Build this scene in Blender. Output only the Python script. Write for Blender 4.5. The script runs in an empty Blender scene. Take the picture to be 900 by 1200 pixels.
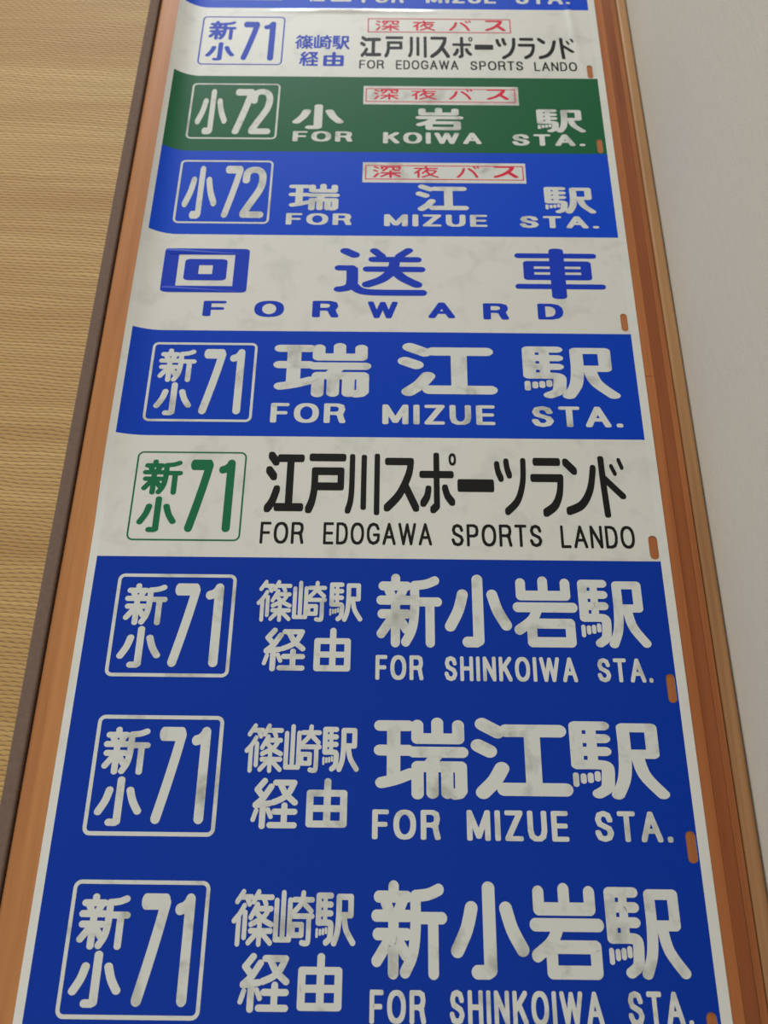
import bpy, bmesh, math, random
from mathutils import Vector

# ---------------------------------------------------------------- camera, light, exposure
scene = bpy.context.scene
scene.view_settings.view_transform = 'Standard'
scene.view_settings.look = 'None'
scene.view_settings.gamma = 1.0
scene.view_settings.exposure = 0.0

cam_data = bpy.data.cameras.new('camera')
cam_data.sensor_fit = 'VERTICAL'
cam_data.sensor_height = 36.0
cam_data.lens = 36.0 * 1050.0 / 1200.0
cam_data.clip_start = 0.02
cam = bpy.data.objects.new('camera', cam_data)
cam.location = (0.0, 0.0, 0.61535)
cam.rotation_euler = (math.radians(25.413), 0.0, math.radians(0.632))
scene.collection.objects.link(cam)
scene.camera = cam
cam_data.dof.use_dof = True
cam_data.dof.focus_distance = 0.64
cam_data.dof.aperture_fstop = 9.0

world = bpy.data.worlds.new('room_light')
scene.world = world
world.use_nodes = True
bg = world.node_tree.nodes['Background']
bg.inputs['Color'].default_value = (1.0, 0.975, 0.93, 1)
bg.inputs['Strength'].default_value = 0.82

def area_light(name, loc, target, sx, sy, power, color):
    d = bpy.data.lights.new(name, 'AREA')
    d.shape = 'RECTANGLE'
    d.size, d.size_y = sx, sy
    d.energy = power
    d.color = color
    o = bpy.data.objects.new(name, d)
    o.location = loc
    o.rotation_euler = (Vector(target) - Vector(loc)).to_track_quat('-Z', 'Y').to_euler()
    scene.collection.objects.link(o)
    return o

area_light('window_daylight', (-0.52, 3.0, 1.02), (-0.15, 0.7, 0), 1.45, 0.5, 36, (0.88, 0.95, 1.0))

# ---------------------------------------------------------------- helpers
C = scene.collection

def link(name, verts, faces, mat, parent=None, smooth=False):
    me = bpy.data.meshes.new(name)
    me.from_pydata(verts, [], faces)
    me.materials.append(mat)
    if smooth:
        me.polygons.foreach_set('use_smooth', [True] * len(me.polygons))
    me.update()
    o = bpy.data.objects.new(name, me)
    C.objects.link(o)
    o.parent = parent
    return o

def thing(name, label, cat, loc=(0, 0, 0)):
    o = bpy.data.objects.new(name, None)
    o.empty_display_size = 0.05
    o.location = loc
    C.objects.link(o)
    if label:
        o['label'] = label
    if cat:
        o['category'] = cat
    return o

class Nodes:
    def __init__(self, name):
        self.m = bpy.data.materials.new(name)
        self.m.use_nodes = True
        self.t = self.m.node_tree
        self.b = self.t.nodes['Principled BSDF']
        self.pos = self.t.nodes.new('ShaderNodeNewGeometry').outputs['Position']
    def node(self, kind, **kw):
        n = self.t.nodes.new(kind)
        for k, v in kw.items():
            setattr(n, k, v)
        return n
    def set(self, n, key, val):
        if hasattr(val, 'is_output') or isinstance(val, bpy.types.NodeSocket):
            self.t.links.new(val, n.inputs[key])
        else:
            n.inputs[key].default_value = val
    def scale(self, s, off=(0, 0, 0)):
        n = self.node('ShaderNodeMapping')
        n.inputs['Scale'].default_value = s
        n.inputs['Location'].default_value = off
        self.t.links.new(self.pos, n.inputs['Vector'])
        return n.outputs['Vector']
    def noise(self, vec, scale=1.0, detail=4.0, rough=0.55, dist=0.0):
        n = self.node('ShaderNodeTexNoise')
        self.set(n, 'Vector', vec)
        n.inputs['Scale'].default_value = scale
        n.inputs['Detail'].default_value = detail
        n.inputs['Roughness'].default_value = rough
        n.inputs['Distortion'].default_value = dist
        return n.outputs['Fac']
    def ramp(self, fac, stops):
        n = self.node('ShaderNodeValToRGB')
        self.set(n, 'Fac', fac)
        e = n.color_ramp.elements
        while len(e) < len(stops):
            e.new(0.5)
        for k, (p, c) in enumerate(stops):
            e[k].position = p
            e[k].color = (c[0], c[1], c[2], 1) if not isinstance(c, float) else (c, c, c, 1)
        return n.outputs['Color']
    def mix(self, fac, a, b, mode='MIX'):
        n = self.node('ShaderNodeMix', data_type='RGBA', blend_type=mode)
        self.set(n, 0, fac)
        self.set(n, 6, a if not isinstance(a, tuple) else (*a[:3], 1))
        self.set(n, 7, b if not isinstance(b, tuple) else (*b[:3], 1))
        return n.outputs[2]
    def math(self, op, a, b=0.0, c=0.0):
        n = self.node('ShaderNodeMath', operation=op)
        for k, v in enumerate((a, b, c)):
            self.set(n, k, v)
        return n.outputs[0]
    def bump(self, h, strength, dist):
        n = self.node('ShaderNodeBump')
        self.set(n, 'Height', h)
        n.inputs['Strength'].default_value = strength
        n.inputs['Distance'].default_value = dist
        self.t.links.new(n.outputs['Normal'], self.b.inputs['Normal'])
    def base(self, col, rough, spec=0.5, coat=0.0, coat_rough=0.1):
        self.set(self.b, 'Base Color', col if not isinstance(col, tuple) else (*col[:3], 1))
        self.set(self.b, 'Roughness', rough)
        self.b.inputs['Specular IOR Level'].default_value = spec
        self.b.inputs['Coat Weight'].default_value = coat
        self.b.inputs['Coat Roughness'].default_value = coat_rough
        return self.m

def srgb(r, g, b):
    f = lambda c: (c / 255 / 12.92) if c / 255 <= 0.04045 else ((c / 255 + 0.055) / 1.055) ** 2.4
    return (f(r), f(g), f(b))

# ---------------------------------------------------------------- materials
def film_mat(name, col, blotch=0.0, rough=0.40, spec=0.12, coat=0.0):
    n = Nodes(name)
    c = n.mix(n.math('MULTIPLY', n.noise(n.scale((1, 1, 1)), 9.0, 3), 0.12), col, tuple(x * 0.6 for x in col))
    if blotch:                                   # worn ink: grey finger-worn patches
        f = n.noise(n.scale((1, 1, 1)), 38.0, 4, 0.6, 0.4)
        g = n.ramp(f, [(0.52, 0.0), (0.72, 1.0)])
        c = n.mix(n.math('MULTIPLY', g, blotch), c, srgb(120, 122, 112))
    n.bump(n.noise(n.scale((1, 1, 1)), 420.0, 2), 0.04, 0.0002)
    return n.base(c, rough, spec, coat, 0.08)

WHITE = srgb(207, 206, 197)
M_film = film_mat('film_plastic', srgb(210, 210, 202), 0.12, 0.28, 0.4, 0.7)
M_white = film_mat('white_panel_ink', WHITE, 0.22, 0.36, 0.3, 0.6)
M_blue = film_mat('blue_panel_ink', srgb(0, 50, 154))
M_blue_mid = film_mat('mid_blue_panel', srgb(0, 58, 174))
M_blue_bright = film_mat('bright_blue_panel', srgb(0, 66, 190))
M_green = film_mat('green_panel_ink', srgb(22, 90, 54))
M_ink = {
    'white': film_mat('white_letter_ink', srgb(206, 207, 200), 0.6),
    'blue': film_mat('blue_letter_ink', srgb(18, 56, 176)),
    'green': film_mat('green_letter_ink', srgb(26, 104, 66)),
    'black': film_mat('black_letter_ink', srgb(26, 26, 24)),
    'red': film_mat('red_letter_ink', srgb(206, 36, 62)),
}

def wood_mat(name, light, dark, seed=0.0, rough=0.42, grain=1.0):
    n = Nodes(name)
    v = n.scale((150, 3.0, 150), (seed, seed * 0.7, 0))
    f1 = n.noise(v, 1.0, 5, 0.6, 0.5)
    v2 = n.scale((34, 1.4, 34), (seed * 2.1, 3.0, 0))
    f2 = n.noise(v2, 1.0, 3, 0.5, 0.8)
    f = n.math('ADD', n.math('MULTIPLY', f1, 0.5), n.math('MULTIPLY', f2, 0.5))
    c = n.ramp(f, [(0.36, dark), (0.62, light)])
    pores = n.ramp(n.noise(n.scale((900, 26, 900), (seed, 0, 0)), 1.0, 2), [(0.60, 0.0), (0.74, 1.0)])
    c = n.mix(n.math('MULTIPLY', pores, 0.22 * grain), c, tuple(x * 0.45 for x in dark))
    n.bump(f1, 0.15, 0.0003)
    return n.base(c, rough, 0.18, 0.0, 0.25)

M_wood_edge = wood_mat('orange_wood', srgb(184, 126, 76), srgb(160, 104, 60), 1.3)
M_wood_left = wood_mat('light_orange_wood', srgb(184, 127, 79), srgb(162, 106, 62), 4.1)
M_wood_mid = wood_mat('mid_wood', srgb(160, 92, 52), srgb(136, 74, 40), 8.7)
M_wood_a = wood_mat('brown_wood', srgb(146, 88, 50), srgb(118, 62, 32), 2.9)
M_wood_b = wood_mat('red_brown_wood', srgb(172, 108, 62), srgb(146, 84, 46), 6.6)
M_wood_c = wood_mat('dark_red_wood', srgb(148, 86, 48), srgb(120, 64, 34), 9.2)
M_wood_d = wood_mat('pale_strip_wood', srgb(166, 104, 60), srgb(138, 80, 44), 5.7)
M_trim = wood_mat('tan_trim_wood', srgb(172, 130, 88), srgb(140, 100, 64), 3.3)
M_under = wood_mat('subfloor_wood', srgb(70, 46, 30), srgb(48, 30, 20), 7.0)

def rush_mat():
    n = Nodes('woven_rush')
    sep = n.node('ShaderNodeSeparateXYZ')
    n.t.links.new(n.pos, sep.inputs[0])
    x, y = sep.outputs[0], sep.outputs[1]
    wob = n.math('ADD', n.math('MULTIPLY', n.noise(n.scale((9, 22, 1)), 1.0, 3), 0.012), n.math('MULTIPLY', x, 0.07))
    yy = n.math('DIVIDE', n.math('ADD', y, wob), 0.0031)
    row = n.math('FLOOR', yy)
    par = n.math('MODULO', n.math('ABSOLUTE', row), 2.0)
    rib = n.math('ABSOLUTE', n.math('SINE', n.math('MULTIPLY', yy, math.pi)))
    wx = n.math('ADD', n.math('DIVIDE', x, 0.0082), n.math('MULTIPLY', row, 0.43))
    warp = n.math('ABSOLUTE', n.math('SINE', n.math('MULTIPLY', wx, math.pi)))
    gap = n.math('SUBTRACT', 1.0, n.math('POWER', rib, 0.8))
    h = n.math('SUBTRACT', 1.0, n.math('MULTIPLY', gap, n.math('ADD', 0.15, n.math('MULTIPLY', n.math('POWER', warp, 1.5), 0.85))))
    wn = n.node('ShaderNodeTexWhiteNoise', noise_dimensions='1D')
    n.set(wn, 'W', row)
    c = n.mix(wn.outputs[0], srgb(184, 148, 88), srgb(202, 168, 106))
    big = n.noise(n.scale((1.5, 26, 1)), 1.0, 3)
    c = n.mix(n.ramp(big, [(0.35, 0.0), (0.68, 1.0)]), c, srgb(174, 134, 76))
    fib = n.noise(n.scale((160, 1500, 1)), 1.0, 2)
    c = n.mix(n.math('MULTIPLY', fib, 0.35), c, srgb(140, 108, 62))
    c = n.mix(n.ramp(h, [(0.25, 0.9), (0.8, 0.0)]), c, srgb(104, 76, 40))
    n.bump(h, 0.7, 0.0009)
    return n.base(c, 0.6, 0.4)
M_rush = rush_mat()

def cloth_mat():
    n = Nodes('brown_edging_cloth')
    sep = n.node('ShaderNodeSeparateXYZ')
    n.t.links.new(n.pos, sep.inputs[0])
    a = n.math('SINE', n.math('MULTIPLY', sep.outputs[0], 2 * math.pi / 0.0011))
    b = n.math('SINE', n.math('MULTIPLY', sep.outputs[1], 2 * math.pi / 0.0016))
    w = n.math('MULTIPLY', a, b)
    f = n.noise(n.scale((300, 300, 300)), 1.0, 2)
    c = n.mix(f, srgb(124, 102, 90), srgb(100, 82, 72))
    n.bump(w, 0.4, 0.0003)
    return n.base(c, 0.85, 0.2)
M_cloth = cloth_mat()

def wall_mat():
    n = Nodes('wall_paper')
    f = n.noise(n.scale((1, 1, 2.6)), 70.0, 5, 0.6)
    g = n.noise(n.scale((1, 1, 2.6)), 300.0, 3)
    c = n.mix(f, srgb(206, 200, 187), srgb(196, 190, 177))
    n.bump(n.math('ADD', f, n.math('MULTIPLY', g, 0.6)), 0.35, 0.0012)
    return n.base(c, 0.8, 0.3)
M_wall = wall_mat()

# ---------------------------------------------------------------- the setting
def block(name, x0, x1, y0, y1, z0, z1, mat, parent=None, bevel=0.0, edges='all', seg=3):
    bm = bmesh.new()
    r = bmesh.ops.create_cube(bm, size=1.0)
    for v in bm.verts:
        v.co = Vector(((x0 + x1) / 2 + v.co.x * (x1 - x0), (y0 + y1) / 2 + v.co.y * (y1 - y0), (z0 + z1) / 2 + v.co.z * (z1 - z0)))
    if bevel:
        es = []
        for e in bm.edges:
            a, b = e.verts
            top = a.co.z > z1 - 1e-6 and b.co.z > z1 - 1e-6
            along = abs(a.co.x - b.co.x) < 1e-6
            if edges == 'all' and top:
                es.append(e)
            if edges == 'left' and top and along and a.co.x < (x0 + x1) / 2:
                es.append(e)
            if edges == 'long' and top and along:
                es.append(e)
        bmesh.ops.bevel(bm, geom=es, offset=bevel, segments=seg, profile=0.5, affect='EDGES')
    me = bpy.data.meshes.new(name)
    bm.to_mesh(me)
    bm.free()
    me.materials.append(mat)
    o = bpy.data.objects.new(name, me)
    C.objects.link(o)
    o.parent = parent
    return o

Y0, Y1 = -0.55, 1.9
WALL_X = 0.2425
fl = block('floor', -1.25, 0.32, Y0, Y1, -0.12, -0.055, M_under)
fl['kind'] = 'structure'
wl = block('wall_right', WALL_X, 0.32, Y0, Y1, -0.055, 1.7, M_wall)
wl['kind'] = 'structure'
bb = block('baseboard_right', 0.2318, 0.2417, Y0, Y1, -0.055, 0.0022, M_trim, None, 0.0024, 'long', 4)
bb['kind'] = 'structure'

# long laminated board between the mat and the wall: each lamella a part
board = thing('wooden_board', 'long orange brown laminated wooden board between straw mat and white wall', 'board', (0, 0.6, -0.055))
def lam(x0, x1, y0, y1, mat, bevel=0.0003, edges='all', seg=1):
    o = block('lamella', x0, x1, y0 - 0.6, y1 - 0.6, 0.0, 0.055, mat, board, bevel, edges, seg)
    return o
g = 0.0001
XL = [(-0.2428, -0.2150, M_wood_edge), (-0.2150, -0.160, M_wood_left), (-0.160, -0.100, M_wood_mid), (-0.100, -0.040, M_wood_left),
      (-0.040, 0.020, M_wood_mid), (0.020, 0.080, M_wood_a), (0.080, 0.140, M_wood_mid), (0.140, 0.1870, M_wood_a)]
for k, (a, b, m) in enumerate(XL):
    if k == 0:
        lam(a, b - g, Y0, Y1, m, 0.0045, 'left', 5)
    else:
        lam(a, b - g, Y0, Y1, m)
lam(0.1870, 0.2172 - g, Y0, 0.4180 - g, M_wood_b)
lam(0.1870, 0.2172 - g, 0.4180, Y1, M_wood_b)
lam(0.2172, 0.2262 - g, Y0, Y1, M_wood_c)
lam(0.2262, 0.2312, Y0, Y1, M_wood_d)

# the straw mat
mat_o = thing('tatami_mat', 'woven straw floor mat with plain brown cloth edging beside the wooden board', 'floor mat', (-0.7, 0.6, -0.055))
block('rush_surface', -0.55, 0.4468, Y0 - 0.6, Y1 - 0.6, 0.0, 0.0545, M_rush, mat_o)
block('cloth_border', 0.4462, 0.4562, Y0 - 0.6, Y1 - 0.6, 0.0, 0.0556, M_cloth, mat_o, 0.0016, 'long', 4)

# film layout, millimetres: (left, right, near, far) on the film; each panel is one destination
PANELS = [
  dict(name='top', kind='blue', ink='white', v=(869.2, 971.2), frame=((-213.7, -113.2, 881.9, 952.1), 1.65), slot=(191.4, 198.0, 868.7, 888.9),
    glyphs=[('shin', -198.7, -169.6, 917.8, 943.2), ('sho', -198.6, -169.9, 887.5, 915.0), ('7', -160.2, -143.1, 889.2, 943.6), ('1', -138.5, -125.9, 889.4, 943.8), ('kei', -90.3, -71.5, 879.8, 902.3), ('yu', -65.3, -43.8, 880.1, 902.6), ('zui', -33.8, 29.7, 905.9, 945.3), ('kou', 42.4, 104.1, 905.3, 946.1), ('eki', 124.0, 182.1, 904.8, 947.0)],
    words=[('FOR', 0.19, -33.0, 10.7, 878.5, 896.2), ('MIZUE', 0.19, 33.9, 107.0, 878.7, 896.4), ('STA.', 0.19, 127.5, 183.6, 878.3, 896.7)]),
  dict(name='lando_small', kind='white', ink='blue', v=(767.4, 869.2), frame=((-195.1, -110.6, 783.5, 855.6), 1.41), plaque={'white': None, 'frame': (-25.9, 120.2, 833.0, 854.2), 'fl': 1.05, 'glyphs': [('shinya', -18.0, 6.4, 835.3, 850.9), ('ya', 20.4, 43.1, 835.7, 851.3), ('ba', 57.1, 79.8, 836.1, 851.7), ('su', 93.8, 114.8, 836.5, 852.1)]}, slot=(192.8, 198.3, 767.8, 786.7),
    glyphs=[('shin', -187.8, -159.9, 820.3, 848.8), ('sho', -188.2, -159.1, 789.5, 816.5), ('7', -152.6, -136.1, 790.4, 847.8), ('1', -131.8, -119.7, 790.0, 848.0), ('shino', -98.9, -80.7, 807.3, 828.3), ('zaki', -79.9, -61.7, 807.5, 828.5), ('eki', -60.8, -43.6, 807.1, 827.4), ('kei', -93.3, -74.5, 782.4, 803.6), ('yu', -69.4, -48.9, 782.7, 803.2), ('kou#k', -33.1, -11.5, 796.1, 827.1), ('to#k', -8.5, 10.4, 795.9, 827.0), ('kawa#k', 15.2, 34.1, 795.8, 827.0), ('su#k', 37.5, 57.3, 795.6, 826.9), ('po#k', 59.9, 80.5, 795.4, 826.9), ('bar#k', 82.3, 101.2, 808.0, 815.6), ('tsu#k', 103.7, 124.0, 794.5, 826.1), ('ra#k', 126.1, 143.3, 794.7, 826.3), ('n#k', 145.9, 164.8, 794.9, 826.5), ('do#k', 168.2, 182.8, 795.2, 826.7)],
    words=[('FOR#k', 0.15, -33.3, -8.7, 779.4, 791.8), ('EDOGAWA#k', 0.15, 3.2, 65.3, 778.8, 791.8), ('SPORTS#k', 0.15, 77.2, 129.8, 778.3, 791.3), ('LANDO#k', 0.15, 140.8, 183.3, 777.8, 790.7)]),
  dict(name='koiwa', kind='green', ink='white', v=(665.9, 767.4), frame=((-195.8, -109.6, 681.5, 756.7), 1.85), plaque={'white': (-28.2, 122.8, 729.3, 754.7), 'frame': (-26.1, 119.9, 732.8, 751.4), 'fl': 1.0, 'glyphs': [('shinya', -18.2, 6.0, 735.7, 750.0), ('ya', 18.5, 43.4, 736.2, 750.4), ('ba', 55.1, 78.4, 736.6, 750.8), ('su', 91.8, 113.4, 736.9, 751.2)]}, slot=(193.3, 198.6, 667.1, 685.3),
    glyphs=[('sho', -189.1, -158.6, 687.4, 748.7), ('7', -152.8, -133.9, 687.7, 749.0), ('2', -137.2, -115.8, 687.9, 749.2), ('sho', -95.7, -46.4, 695.3, 728.6), ('iwa', 22.5, 68.4, 695.4, 725.2), ('eki', 138.7, 184.5, 693.3, 724.2)],
    words=[('FOR', 0.2, -94.2, -37.5, 679.1, 692.5), ('KOIWA', 0.2, -8.4, 84.7, 677.4, 692.0), ('STA.', 0.2, 113.7, 182.3, 675.9, 690.9)]),
  dict(name='mizue_small', kind='blue', ink='white', v=(564.1, 665.9), frame=((-196.3, -109.9, 576.9, 653.9), 1.99), plaque={'white': (-26.9, 124.1, 627.8, 652.9), 'frame': (-24.5, 122.1, 631.5, 649.4), 'fl': 0.95, 'glyphs': [('shinya', -17.4, 8.8, 633.6, 648.0), ('ya', 20.6, 43.6, 634.0, 648.4), ('ba', 60.2, 81.5, 634.4, 648.9), ('su', 94.2, 117.1, 634.8, 649.2)]}, slot=(193.8, 199.5, 563.8, 580.2),
    glyphs=[('sho', -190.3, -159.1, 582.2, 646.6), ('7', -153.7, -137.3, 583.5, 647.0), ('2', -137.2, -115.3, 583.7, 646.1), ('zui', -93.9, -47.2, 593.4, 625.5), ('kou', 22.1, 70.3, 593.7, 625.7), ('eki', 139.4, 185.2, 591.9, 623.9)],
    words=[('FOR', 0.2, -94.7, -35.6, 576.3, 589.9), ('MIZUE', 0.2, -6.4, 86.4, 575.5, 589.5), ('STA.', 0.2, 115.4, 186.0, 574.7, 588.7)]),
  dict(name='forward', kind='white', ink='blue', v=(459.5, 564.1), slot=(194.9, 200.7, 462.4, 480.8),
    glyphs=[('kai', -198.5, -124.1, 499.5, 547.7), ('sou', -48.9, 31.4, 497.5, 550.3), ('sha', 107.8, 185.8, 495.6, 551.1)],
    words=[('F', 0.2, -159.5, -139.9, 474.3, 490.5), ('O', 0.2, -115.8, -90.4, 473.9, 491.0), ('R', 0.2, -66.4, -43.9, 474.0, 491.5), ('W', 0.2, -19.1, 6.3, 473.6, 491.2), ('A', 0.2, 32.4, 55.0, 474.2, 490.8), ('R', 0.2, 78.9, 100.7, 473.3, 490.4), ('D', 0.2, 125.3, 147.1, 473.8, 490.5)]),
  dict(name='mizue_large', kind='blue', ink='white', v=(357.4, 459.5), frame=((-197.2, -110.0, 370.3, 446.9), 2.14), slot=(195.0, 201.1, 357.3, 374.6),
    glyphs=[('shin', -190.4, -159.4, 407.7, 440.6), ('sho', -190.0, -159.6, 376.0, 407.3), ('7', -153.6, -135.5, 377.2, 440.5), ('1', -132.0, -119.8, 377.4, 440.7), ('zui', -95.8, -15.2, 394.3, 447.6), ('kou', 6.6, 87.9, 396.2, 448.3), ('eki', 109.5, 187.3, 394.8, 446.0)],
    words=[('FOR', 0.19, -95.2, -35.0, 370.1, 388.5), ('MIZUE', 0.19, -5.5, 84.7, 369.6, 388.0), ('STA.', 0.19, 114.0, 186.4, 368.5, 387.6)]),
  dict(name='lando_large', kind='white', ink='green', v=(253.8, 357.4), frame=((-196.4, -110.9, 266.6, 342.8), 1.34), slot=(194.8, 201.5, 255.3, 274.7),
    glyphs=[('shin', -190.6, -159.5, 305.0, 335.5), ('sho', -190.4, -160.6, 273.4, 303.5), ('7', -153.9, -136.2, 273.8, 335.8), ('1', -131.6, -119.2, 274.0, 336.0), ('kou_b#k', -95.1, -64.8, 290.8, 343.4), ('to#k', -63.4, -33.1, 290.4, 342.2), ('kawa#k', -33.1, -6.8, 289.3, 342.6), ('su#k', -3.5, 23.5, 292.5, 339.1), ('po#k', 23.8, 52.5, 291.4, 344.0), ('bar#k', 53.1, 81.4, 309.8, 320.9), ('tsu#k', 82.0, 106.7, 290.5, 340.0), ('ra#k', 109.6, 135.2, 289.4, 340.3), ('n#k', 135.3, 160.9, 291.1, 339.9), ('do#k', 162.9, 182.6, 289.2, 342.4)],
    words=[('FOR#k', 0.15, -96.1, -63.3, 265.0, 282.9), ('EDOGAWA#k', 0.15, -48.6, 32.9, 264.8, 283.0), ('SPORTS#k', 0.15, 47.6, 115.5, 264.4, 282.6), ('LANDO#k', 0.15, 129.5, 184.9, 263.8, 282.4)]),
  dict(name='shinkoiwa_upper', kind='blue', ink='white', v=(145.1, 253.8), frame=((-197.5, -110.5, 162.9, 239.9), 2.51), slot=(194.9, 200.9, 148.4, 168.9),
    glyphs=[('shin', -190.4, -159.5, 200.4, 232.3), ('sho', -190.9, -160.1, 169.1, 199.7), ('7', -154.6, -136.3, 170.0, 232.6), ('1', -132.0, -119.1, 170.2, 232.8), ('shino', -94.7, -69.3, 203.9, 236.0), ('zaki', -68.7, -43.9, 204.2, 235.6), ('eki', -42.0, -17.9, 204.5, 234.6), ('kei', -87.9, -57.7, 167.7, 199.5), ('yu', -51.6, -25.6, 168.1, 199.9), ('shin', -7.9, 39.6, 186.0, 241.8), ('sho', 41.4, 89.5, 186.5, 241.7), ('iwa', 90.7, 137.5, 187.1, 240.9), ('eki', 138.6, 187.8, 187.0, 238.7)],
    words=[('FOR', 0.19, -7.9, 25.7, 162.5, 180.3), ('SHINKOIWA', 0.19, 40.6, 133.5, 162.2, 179.9), ('STA.', 0.19, 147.7, 186.0, 162.5, 179.6)]),
  dict(name='mizue_via', kind='blue', ink='white', v=(41.9, 145.1), frame=((-196.9, -110.6, 57.8, 136.0), 2.64), slot=(194.7, 201.0, 45.1, 64.8),
    glyphs=[('shin', -190.7, -159.0, 96.3, 127.9), ('sho', -191.0, -160.1, 63.8, 95.1), ('7', -153.6, -135.4, 65.3, 128.2), ('1', -131.4, -118.9, 65.5, 128.5), ('shino', -95.2, -69.3, 98.4, 131.3), ('zaki', -68.7, -43.4, 98.7, 131.0), ('eki', -42.8, -18.0, 99.5, 129.5), ('kei', -88.0, -57.6, 62.9, 95.2), ('yu', -52.0, -25.1, 64.3, 95.5), ('zui', -8.1, 55.6, 82.6, 136.5), ('kou', 57.3, 124.4, 83.3, 136.7), ('eki', 124.3, 188.0, 84.0, 135.1)],
    words=[('FOR', 0.19, -8.5, 36.0, 57.5, 76.0), ('MIZUE', 0.19, 53.2, 119.4, 57.3, 76.3), ('STA.', 0.19, 136.6, 186.6, 57.6, 76.6)]),
  dict(name='shinkoiwa_lower', kind='blue', ink='white', v=(-62.4, 41.9), frame=((-197.0, -110.2, -46.1, 31.3), 2.44), slot=(193.4, 199.8, -57.7, -38.2),
    glyphs=[('shin', -190.9, -158.7, -8.6, 23.3), ('sho', -191.1, -159.4, -40.0, -9.2), ('7', -152.6, -134.2, -39.2, 23.7), ('1', -131.0, -118.9, -39.0, 23.9), ('shino', -95.2, -69.0, -6.0, 26.9), ('zaki', -69.0, -43.6, -5.4, 26.6), ('eki', -42.8, -17.7, -5.2, 25.4), ('kei', -88.0, -57.3, -41.6, -9.4), ('yu', -52.2, -25.2, -40.3, -9.0), ('shin', -8.0, 39.3, -22.9, 33.0), ('sho', 41.4, 89.7, -22.4, 33.0), ('iwa', 90.7, 136.9, -21.8, 32.6), ('eki', 138.4, 187.7, -21.3, 30.6)],
    words=[('FOR', 0.19, -8.3, 25.6, -46.5, -28.5), ('SHINKOIWA', 0.19, 40.0, 132.4, -46.6, -28.1), ('STA.', 0.19, 147.3, 185.8, -46.1, -27.6)]),
]

# ---------------------------------------------------------------- the printed film
CURL = [(-1.0, 0.0), (0.27, 0.0), (0.357, 0.0066), (0.46, 0.0085), (0.564, 0.0118), (0.87, 0.0125), (2.0, 0.014)]
def curl_height(v):
    for (a, ha), (b, hb) in zip(CURL, CURL[1:]):
        if v <= b:
            t = (v - a) / (b - a)
            t = t * t * (3 - 2 * t) if ha == 0 or hb == 0 else t
            return ha + (hb - ha) * t
    return CURL[-1][1]

def warp(u, v, layer):
    """flat film coordinates (metres) -> world point on the lying, gently curling film"""
    z = 0.0004 + 0.00010 * (1 + math.sin(u * 17 + v * 9) * math.sin(v * 23 + 1.0))
    z += 0.0015 * math.exp(-((v - 0.8648) / 0.0026) ** 2) * math.exp(-((u + 0.045) / 0.04) ** 4)
    z += 0.0009 * math.exp(-((u - 0.186 + (v - 0.82) * 0.10) / 0.003) ** 2) * math.exp(-((v - 0.84) / 0.045) ** 4)
    t = max(0.0, (-0.190 - u) / 0.032)
    A = curl_height(v)
    z += A * t * t
    s = 2 * A / 0.032
    x = u + 0.032 * s * s * t ** 3 / 6 - 0.0
    return (x, v, z + layer)

FILM_L, FILM_R = -0.2215, 0.2090
PAN_L, PAN_R = -0.2158, 0.2020
FILM_V0, FILM_V1 = -0.330, 1.080

def slot_loop(rect):
    u0, u1, v0, v1 = rect
    r = (u1 - u0) / 2
    cx = (u0 + u1) / 2
    pts = []
    for k in range(9):
        a = math.pi * k / 8
        pts.append((cx + r * math.cos(a), v1 - r + r * math.sin(a)))
    for k in range(9):
        a = math.pi + math.pi * k / 8
        pts.append((cx + r * math.cos(a), v0 + r + r * math.sin(a)))
    return pts

def sheet(name, u0, u1, v0, v1, holes, layer, mat, parent, thick=0.0):
    bm = bmesh.new()
    def loop(pts):
        vs = [bm.verts.new((p[0], p[1], 0)) for p in pts]
        return [bm.edges.new((vs[k], vs[(k + 1) % len(vs)])) for k in range(len(vs))]
    es = loop([(u0, v0), (u1, v0), (u1, v1), (u0, v1)])
    for h in holes:
        es += loop(slot_loop(h))
    bmesh.ops.triangle_fill(bm, use_beauty=True, use_dissolve=False, edges=es, normal=(0, 0, 1))
    cuts_u = [-0.22 + 0.0016 * k for k in range(21)] + [-0.19, -0.17, -0.13, -0.09, -0.05, 0.0, 0.05, 0.10, 0.14, 0.17] + [0.176 + 0.0022 * k for k in range(9)]
    cuts_v = [0.0 + 0.02 * k for k in range(-18, 56)] + [0.8586 + 0.0008 * k for k in range(17)]
    for c in cuts_u:
        if u0 < c < u1:
            bmesh.ops.bisect_plane(bm, geom=bm.verts[:] + bm.edges[:] + bm.faces[:], plane_co=(c, 0, 0), plane_no=(1, 0, 0))
    for c in cuts_v:
        if v0 < c < v1:
            bmesh.ops.bisect_plane(bm, geom=bm.verts[:] + bm.edges[:] + bm.faces[:], plane_co=(0, c, 0), plane_no=(0, 1, 0))
    for f in bm.faces:
        if f.normal.z < 0:
            f.normal_flip()
    for v in bm.verts:
        v.co = warp(v.co.x, v.co.y, layer)
    if thick:
        r = bmesh.ops.extrude_face_region(bm, geom=bm.faces[:])
        down = [v for v in r['geom'] if isinstance(v, bmesh.types.BMVert)]
        for v in down:
            v.co.z += thick
    me = bpy.data.meshes.new(name)
    bm.normal_update()
    bm.to_mesh(me)
    bm.free()
    me.materials.append(mat)
    me.polygons.foreach_set('use_smooth', [not thick] * len(me.polygons))
    o = bpy.data.objects.new(name, me)
    C.objects.link(o)
    o.parent = parent
    return o

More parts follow.
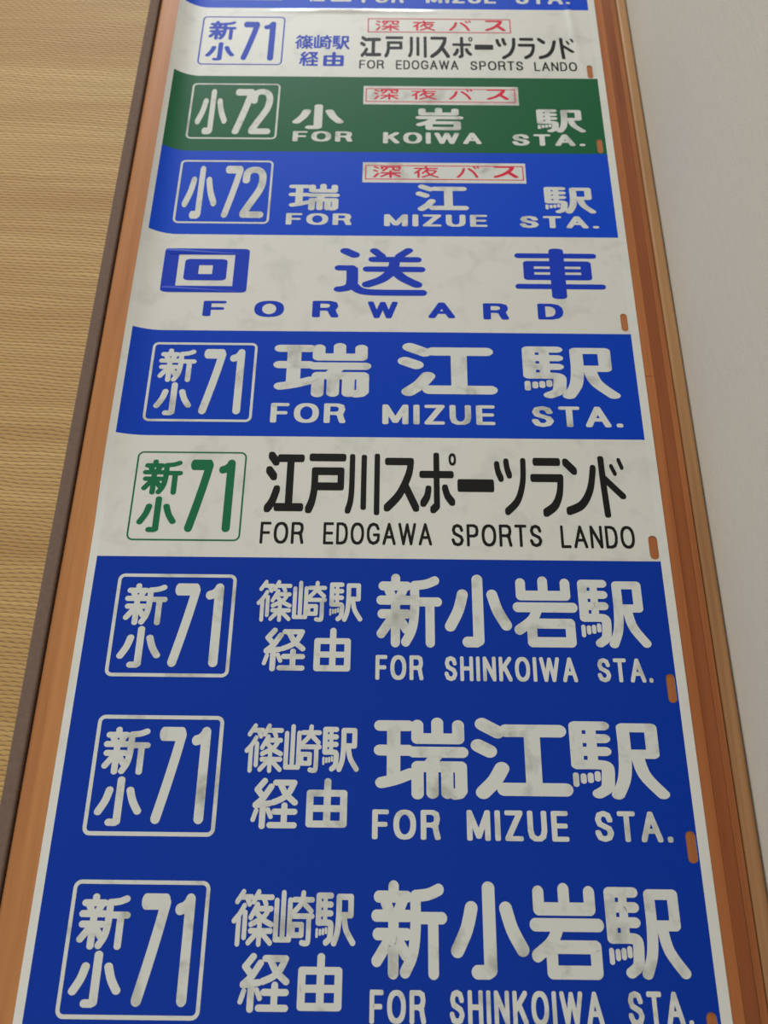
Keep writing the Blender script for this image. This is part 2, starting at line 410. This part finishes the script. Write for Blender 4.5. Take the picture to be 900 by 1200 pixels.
# --- drawn characters: strokes in a 100 x 100 box, y downwards.
# "~" smooth curve, "@rx,ry" pen of its own; first entry = default pen (rx, ry, squareness)
GLYPHS = {
 'shin': ('7.2,6.5,2', '30,6 30,17', '10,17 48,17', '19,22 24,32', '42,22 37,32', '7,37 50,37', '9,56 48,56', '30,37 30,95', '26,60 8,83', '34,60 47,77',
          '~92,9 78,14 60,16', '~60,16 60,50 56,76 46,94', '60,39 96,39', '84,39 84,95'),
 'sho': ('8.8,7.3,2', '50,7 50,91 46,93 33,93', '~26,28 19,50 6,72', '~73,28 81,50 94,70'),
 'iwa': ('8,7.2,2', '12,9 12,27 84,27 84,9', '48,6 48,27', '6,44 94,44', '~38,45 28,62 7,76', '27,67 88,67 88,93 27,93 27,67'),
 'eki': ('7,5.9,2', '7,7 37,7', '7,7 7,57', '7,23.5 37,23.5', '7,40 37,40', '23.5,7 23.5,57@5.6,5.4', '~7,57 30,57 38,60 38,74 36,86 27,93',
         '4,70 4,82@3.2,3', '12,71 12,78@3.2,3', '19.5,70 19.5,77@3.2,3', '27,68 27,75@3.2,3',
         '58,9 88,9 88,43 62,43', '~58,9 58,45 55,74 47,94', '~71,46 77,70 94,93'),
 'zui': ('6.7,6.9,2', '5,10 36,10', '5,41 36,41', '20,10 20,76@7.5,6', '~7,81 22,77 38,70', '46,9 46,26 91,26 91,9', '68,6 68,26', '42,43 95,43', '68,45 60,57',
         '46,94 46,61 93,61 93,90 91,93 86,94', '62,61 62,93', '78,61 78,93'),
 'kou': ('7.8,8,2', '11,8 27,18', '6,35 18,42', '~30,63 22,78 10,92', '36,16 92,16', '63,16 63,87@8.6,7', '32,88 95,88'),
 'kou_b': ('9,6.5,3', '11,8 24,18', '7,32 20,42', '~30,63 20,82 8,93', '36,12 92,12', '64,12 64,90@10,6', '34,91 95,91'),
 'shino': ('5.6,5,2', '24,6 10,23', '20,15 44,15', '34,17 40,27', '61,6 50,23', '60,15 94,15', '74,17 80,27', '~28,30 18,44 5,56', '16,50 16,95', '31,42 31,84',
           '60,28 45,50', '55,35 93,35', '~88,35 75,50 46,62', '~58,42 75,54 95,62', '46,73 94,73', '67,60 67,95', '62,76 42,93', '72,76 94,93'),
 'zaki': ('6,5,2', '7,20 7,88 40,88 40,19', '23.5,6 23.5,80', '50,18 94,18', '~72,6 68,24 50,40', '76,26 92,38', '46,47 95,47', '48,62 70,62 70,80 48,80 48,62',
          '~87,47 87,88 82,94 72,93'),
 'kei': ('6.8,6,2', '27,6 12,23 26,38', '42,17 26,40 10,53', '10,54 40,50', '26,52 26,94', '12,64 6,82@5,4.6', '37,62 44,76@5,4.6',
         '52,9 92,9', '~92,9 82,28 68,40 48,48', '62,12 74,32 95,48', '52,66 95,66', '73,54 73,92', '43,92 95,92'),
 'yu': ('8.5,7,2', '51,6 51,92', '10,30 90,30 90,92 10,92 10,30', '10,61 90,61'),
 'kai': ('8.5,7.2,2.6', '8.5,7.2 91.5,7.2 91.5,92.8 8.5,92.8 8.5,7.2', '33.5,31.5 66.5,31.5 66.5,66 33.5,66 33.5,31.5'),
 'sou': ('6,6,2.2', '11,9 21,17', '5,44 18,44@5.5,5.5', '~19,46 19,76 14,84 6,87@6.5,5.5', '~19,76 28,89 45,93 95,93', '43,8 51,19@5,5', '81,7 71,19@5,5', '42,26 90,26@5.5,5.5',
         '36,46 94,46@5.5,5.5', '~66,26 63,48 52,66 36,77', '~66,50 75,64 90,77'),
 'sha': ('5,5,2.4', '6,15 88,15', '5,76 95,76', '48,6 48,94@8.4,6', '16,31 80,31 80,58 16,58 16,31@6,5.4', '16,44.5 80,44.5@5,3.4'),
 'to': ('9,6.6,3', '12,8 94,8', '20,31 90,31 90,56 22,56', '~20,31 20,60 15,80 7,93'),
 'kawa': ('8,5,3', '~18,7 18,55 15,78 8,92', '52,8 52,86', '90,6 90,94'),
 'su': ('9,7,3', '12,8 76,8', '~76,8 70,32 44,68 10,92', '60,52 90,92'),
 'po': ('8,6,3', '8,38 84,38', '46,8 46,88 36,94', '~24,62 20,74 10,84', '~68,60 74,72 86,82', 'ring 89 13 7 8@3,2.2'),
 'bar': ('6,40,4', '6,50 94,50'),
 'tsu': ('8.4,6.4,2.6', '~9,12 12,24 20,36', '~38,7 40,18 46,30', '~90,6 86,42 68,74 36,93'),
 'ra': ('9,7,3', '18,8 84,8', '8,36 90,36', '~90,36 84,62 68,82 40,94'),
 'n': ('9,7,3', '9,9 34,24', '~92,20 78,56 50,82 10,93'),
 'do': ('10,4.6,2.6', '~26,6 28,50 32,95', '32,38 86,66', '58,18 68,30@6,3.6', '84,8 92,20@6,3.6'),
 'shinya': ('4.8,5.6,2', '6,9 18,18', '4,38 14,46', '18,66 5,94', '32,24 32,9 95,9 95,24', '50,18 36,42', '72,18 74,34 92,38', '30,60 96,60', '63,44 63,96', '58,64 30,90', '68,64 96,90'),
 'ya': ('4.8,5.6,2', '50,4 50,16', '6,18 94,18', '30,24 6,60', '20,48 20,95', '56,26 36,60', '~50,38 88,38 74,66 36,94', '~54,50 70,76 96,94'),
 'ba': ('6,7,2', '~32,24 24,60 6,94', '~54,24 74,54 88,94', '76,8 82,20@4,4.5', '91,5 96,16@4,4.5'),
 '7': ('17,5.6,2', '17,7 83,7@15,7.6', '~83,8 66,34 44,64 20,94'),
 '1': ('24,5.4,2', '72,6 72,94', '~24,15 48,13 72,7@22,5.4'),
 '2': ('15,6.2,2', '~16,27 18,14 34,7 62,7 80,14 84,28 74,46 40,72 17,90', '17,93 84,93'),
}
LETTERS = {
 'A': (74, '0,100 50,0 100,100', '18,67 82,67'), 'D': (66, '0,0 48,0 78,7 95,25 100,50 95,75 78,93 48,100 0,100 0,0'),
 'E': (58, '100,0 0,0 0,100 100,100', '0,49 92,49'), 'F': (56, '100,0 0,0 0,100', '0,50 88,50'),
 'G': (74, '96,24 80,6 50,0 20,8 3,28 0,50 3,72 20,92 50,100 80,94 98,80 100,56 60,56'), 'H': (66, '0,0 0,100', '100,0 100,100', '0,49 100,49'),
 'I': (15, '50,0 50,100'), 'K': (66, '0,0 0,100', '96,0 0,60', '38,38 100,100'), 'L': (54, '0,0 0,100 100,100'),
 'M': (80, '0,100 0,0 50,92 100,0 100,100'), 'N': (66, '0,100 0,0 100,100 100,0'), 'O': (76, 'ring 50 50 50 50'),
 'P': (62, '0,100 0,0 64,0 92,8 100,27 92,46 64,54 0,54'), 'R': (66, '0,100 0,0 64,0 90,7 97,26 90,44 64,51 0,51', '62,51 84,58 90,78 100,100'),
 'S': (64, '95,25 82,7 50,0 18,6 5,24 18,42 50,50 84,59 99,76 82,94 50,100 16,94 0,75'), 'T': (62, '0,0 100,0', '50,0 50,100'),
 'U': (66, '0,0 0,68 10,90 34,100 66,100 90,90 100,68 100,0'), 'W': (100, '0,0 25,100 50,2 75,100 100,0'), 'Z': (62, '0,0 100,0 0,100 100,100'),
 '.': (17, '50,97 50,100'),
}

def parse(s, pen):
    smooth = s.startswith('~')
    s = s.lstrip('~')
    if '@' in s:
        s, p = s.split('@')
        p = [float(q) for q in p.split(',')]
        pen = (p[0], p[1], pen[2])
    if s.startswith('ring'):
        cx, cy, rx, ry = [float(q) for q in s.split()[1:]]
        pts = [(cx + rx * math.copysign(abs(math.cos(a)) ** 0.88, math.cos(a)), cy + ry * math.copysign(abs(math.sin(a)) ** 0.88, math.sin(a)))
               for a in (2 * math.pi * k / 24 for k in range(25))]
    else:
        pts = [tuple(float(q) for q in t.split(',')) for t in s.split()]
    if smooth and len(pts) > 2:
        out = []
        P = [pts[0]] + pts + [pts[-1]]
        for k in range(1, len(P) - 2):
            for j in range(5):
                t = j / 5
                out.append(tuple(0.5 * (2 * P[k][i] + (P[k + 1][i] - P[k - 1][i]) * t + (2 * P[k - 1][i] - 5 * P[k][i] + 4 * P[k + 1][i] - P[k + 2][i]) * t * t
                                 + (3 * P[k][i] - P[k - 1][i] - 3 * P[k + 1][i] + P[k + 2][i]) * t ** 3) for i in (0, 1)))
        out.append(pts[-1])
        pts = out
    return pts, pen

def hull(pts):
    pts = sorted(set(pts))
    def half(ps):
        h = []
        for p in ps:
            while len(h) > 1 and (h[-1][0] - h[-2][0]) * (p[1] - h[-2][1]) - (h[-1][1] - h[-2][1]) * (p[0] - h[-2][0]) <= 1e-9:
                h.pop()
            h.append(p)
        return h[:-1]
    return half(pts) + half(pts[::-1])

def pen_pts(pen):
    rx, ry, n = pen
    e = 2.0 / n
    return [(rx * math.copysign(abs(math.cos(a)) ** e, math.cos(a)), ry * math.copysign(abs(math.sin(a)) ** e, math.sin(a)))
            for a in (2 * math.pi * (k + 0.5) / 20 for k in range(20))]

def stroke_polys(strokes):
    polys = []
    for pts, pen in strokes:
        pp = pen_pts(pen)
        for a, b in zip(pts, pts[1:]):
            polys.append(hull([(round(a[0] + q[0], 4), round(a[1] + q[1], 4)) for q in pp] + [(round(b[0] + q[0], 4), round(b[1] + q[1], 4)) for q in pp]))
    return polys

def print_polys(name, polys, rect, layer, mat, parent):
    """lay printed shapes (y downwards) into rect on the film"""
    u0, u1, v0, v1 = [c / 1000 for c in rect]
    xs = [p[0] for q in polys for p in q]
    ys = [p[1] for q in polys for p in q]
    ax, bx, ay, by = min(xs), max(xs), min(ys), max(ys)
    V, Fc = [], []
    for k, q in enumerate(polys):
        base = len(V)
        for x, y in q:
            u = u0 + (x - ax) / (bx - ax) * (u1 - u0)
            v = v1 - (y - ay) / (by - ay) * (v1 - v0)
            V.append(warp(u, v, layer + k * min(1.5e-6, 1.2e-4 / len(polys))))
        Fc.append(list(range(base, len(V)))[::-1])
    return link(name, V, Fc, mat, parent)

def glyph(key, rect, mat, parent, layer, name='character'):
    d = GLYPHS[key]
    pen = tuple(float(q) for q in d[0].split(','))
    return print_polys(name, stroke_polys([parse(s, pen) for s in d[1:]]), rect, layer, mat, parent)

def word(text, weight, rect, mat, parent, layer):
    r = weight * 50
    x = 0.0
    strokes = []
    for ch in text:
        W, *ss = LETTERS[ch]
        W = max(W, 2 * r)
        for s in ss:
            pts, pen = parse(s, (r, r * 0.86, 3))
            strokes.append(([(x + r + p[0] / 100 * (W - 2 * r), r * 0.86 + p[1] / 100 * (100 - 1.72 * r)) for p in pts], pen))
        x += W + (15 if weight > 0.13 else 18)
    return print_polys('printed_word', stroke_polys(strokes), rect, layer, mat, parent)

def ring(name, rect, lw, rad, layer, mat, parent):
    """rounded rectangular outline; rect is the outer edge, in millimetres"""
    u0, u1, v0, v1 = rect
    def rr(inset, r):
        pts = []
        for cx, cy, a0 in ((u1 - inset - r, v1 - inset - r, 0), (u0 + inset + r, v1 - inset - r, 90), (u0 + inset + r, v0 + inset + r, 180), (u1 - inset - r, v0 + inset + r, 270)):
            for k in range(7):
                a = math.radians(a0 + 15 * k)
                pts.append((cx + r * math.cos(a), cy + r * math.sin(a)))
        full = []
        for k, p in enumerate(pts):
            q = pts[(k + 1) % len(pts)]
            n = 40 if k % 7 == 6 else 1
            full += [(p[0] + (q[0] - p[0]) * j / n, p[1] + (q[1] - p[1]) * j / n) for j in range(n)]
        return full
    A, B = rr(0, rad), rr(lw, max(rad - lw, 0.05))
    n = len(A)
    V = [warp(p[0] / 1000, p[1] / 1000, layer) for p in A + B]
    return link(name, V, [(k, (k + 1) % n, n + (k + 1) % n, n + k) for k in range(n)], mat, parent)

TEXT = {
 'top': 'blue destination panel cut off by the top edge of the photo',
 'lando_small': 'white panel with blue route box 71 and small black lettering, red box above',
 'koiwa': 'green destination panel with white route box 72',
 'mizue_small': 'blue destination panel with white route box 72 and a red lettered plaque',
 'forward': 'white panel with widely spaced blue lettering FORWARD',
 'mizue_large': 'blue destination panel with large characters between two white panels',
 'lando_large': 'white panel with green route box 71 and large black lettering',
 'shinkoiwa_upper': 'blue panel reading FOR SHINKOIWA STA., just below the white panel with green box',
 'mizue_via': 'blue panel reading FOR MIZUE STA. between two FOR SHINKOIWA STA. panels',
 'shinkoiwa_lower': 'blue panel reading FOR SHINKOIWA STA. at the bottom of the photo',
}

film = thing('destination_film', 'long printed bus destination roll of blue, white and green panels lying on the wooden board', 'roll sign')
slots = [tuple(c / 1000 for c in p['slot']) for p in PANELS]
sheet('film_base', FILM_L, FILM_R, FILM_V0, FILM_V1, slots, 0.0, M_film, film, -0.0003)
BLUE_OF = {'top': 'bright', 'mizue_small': 'bright', 'mizue_large': 'mid'}  # blue steps brighter on the panels farther from the camera
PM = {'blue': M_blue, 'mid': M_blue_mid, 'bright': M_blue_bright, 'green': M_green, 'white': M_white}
L1, L2, L3 = 0.00005, 0.00013, 0.00019
for p in PANELS:
    v0, v1 = p['v'][0] / 1000, p['v'][1] / 1000
    s = tuple(c / 1000 for c in p['slot'])
    pan = sheet('destination_panel', PAN_L, PAN_R, v0, v1, [s] if s[2] > v0 + 0.0001 and s[3] < v1 else [], L1, PM[p['kind'] if p['name'] not in BLUE_OF else BLUE_OF[p['name']]], film)
    pan['label'] = TEXT[p['name']]
    ink = M_ink[p['ink']]
    second = M_ink['blue'] if p['name'] == 'lando_small' else ink
    if 'frame' in p:
        r, lw = p['frame']
        ring('route_box', r, lw, 5.0, L2, M_ink['blue'] if p['name'] == 'lando_small' else ink, pan)
    for key, *r in p['glyphs']:
        m = ink
        if key.endswith('#k'):
            key, m = key[:-2], M_ink['black']
        glyph(key, r, m, pan, L2, 'route_digit' if key in '712' else 'character')
    for t, wt, *r in p['words']:
        m = ink
        if t.endswith('#k'):
            t, m = t[:-2], M_ink['black']
        word(t, wt, r, m, pan, L2)
    if 'plaque' in p:
        q = p['plaque']
        if q['white']:
            a = [c / 1000 for c in q['white']]
            sheet('night_bus_plaque', a[0], a[1], a[2], a[3], [], L2, M_ink['white'], pan)
        ring('plaque_outline', q['frame'], q['fl'], 0.3, L3, M_ink['red'], pan)
        for key, *r in q['glyphs']:
            glyph(key, r, M_ink['red'], pan, L3)
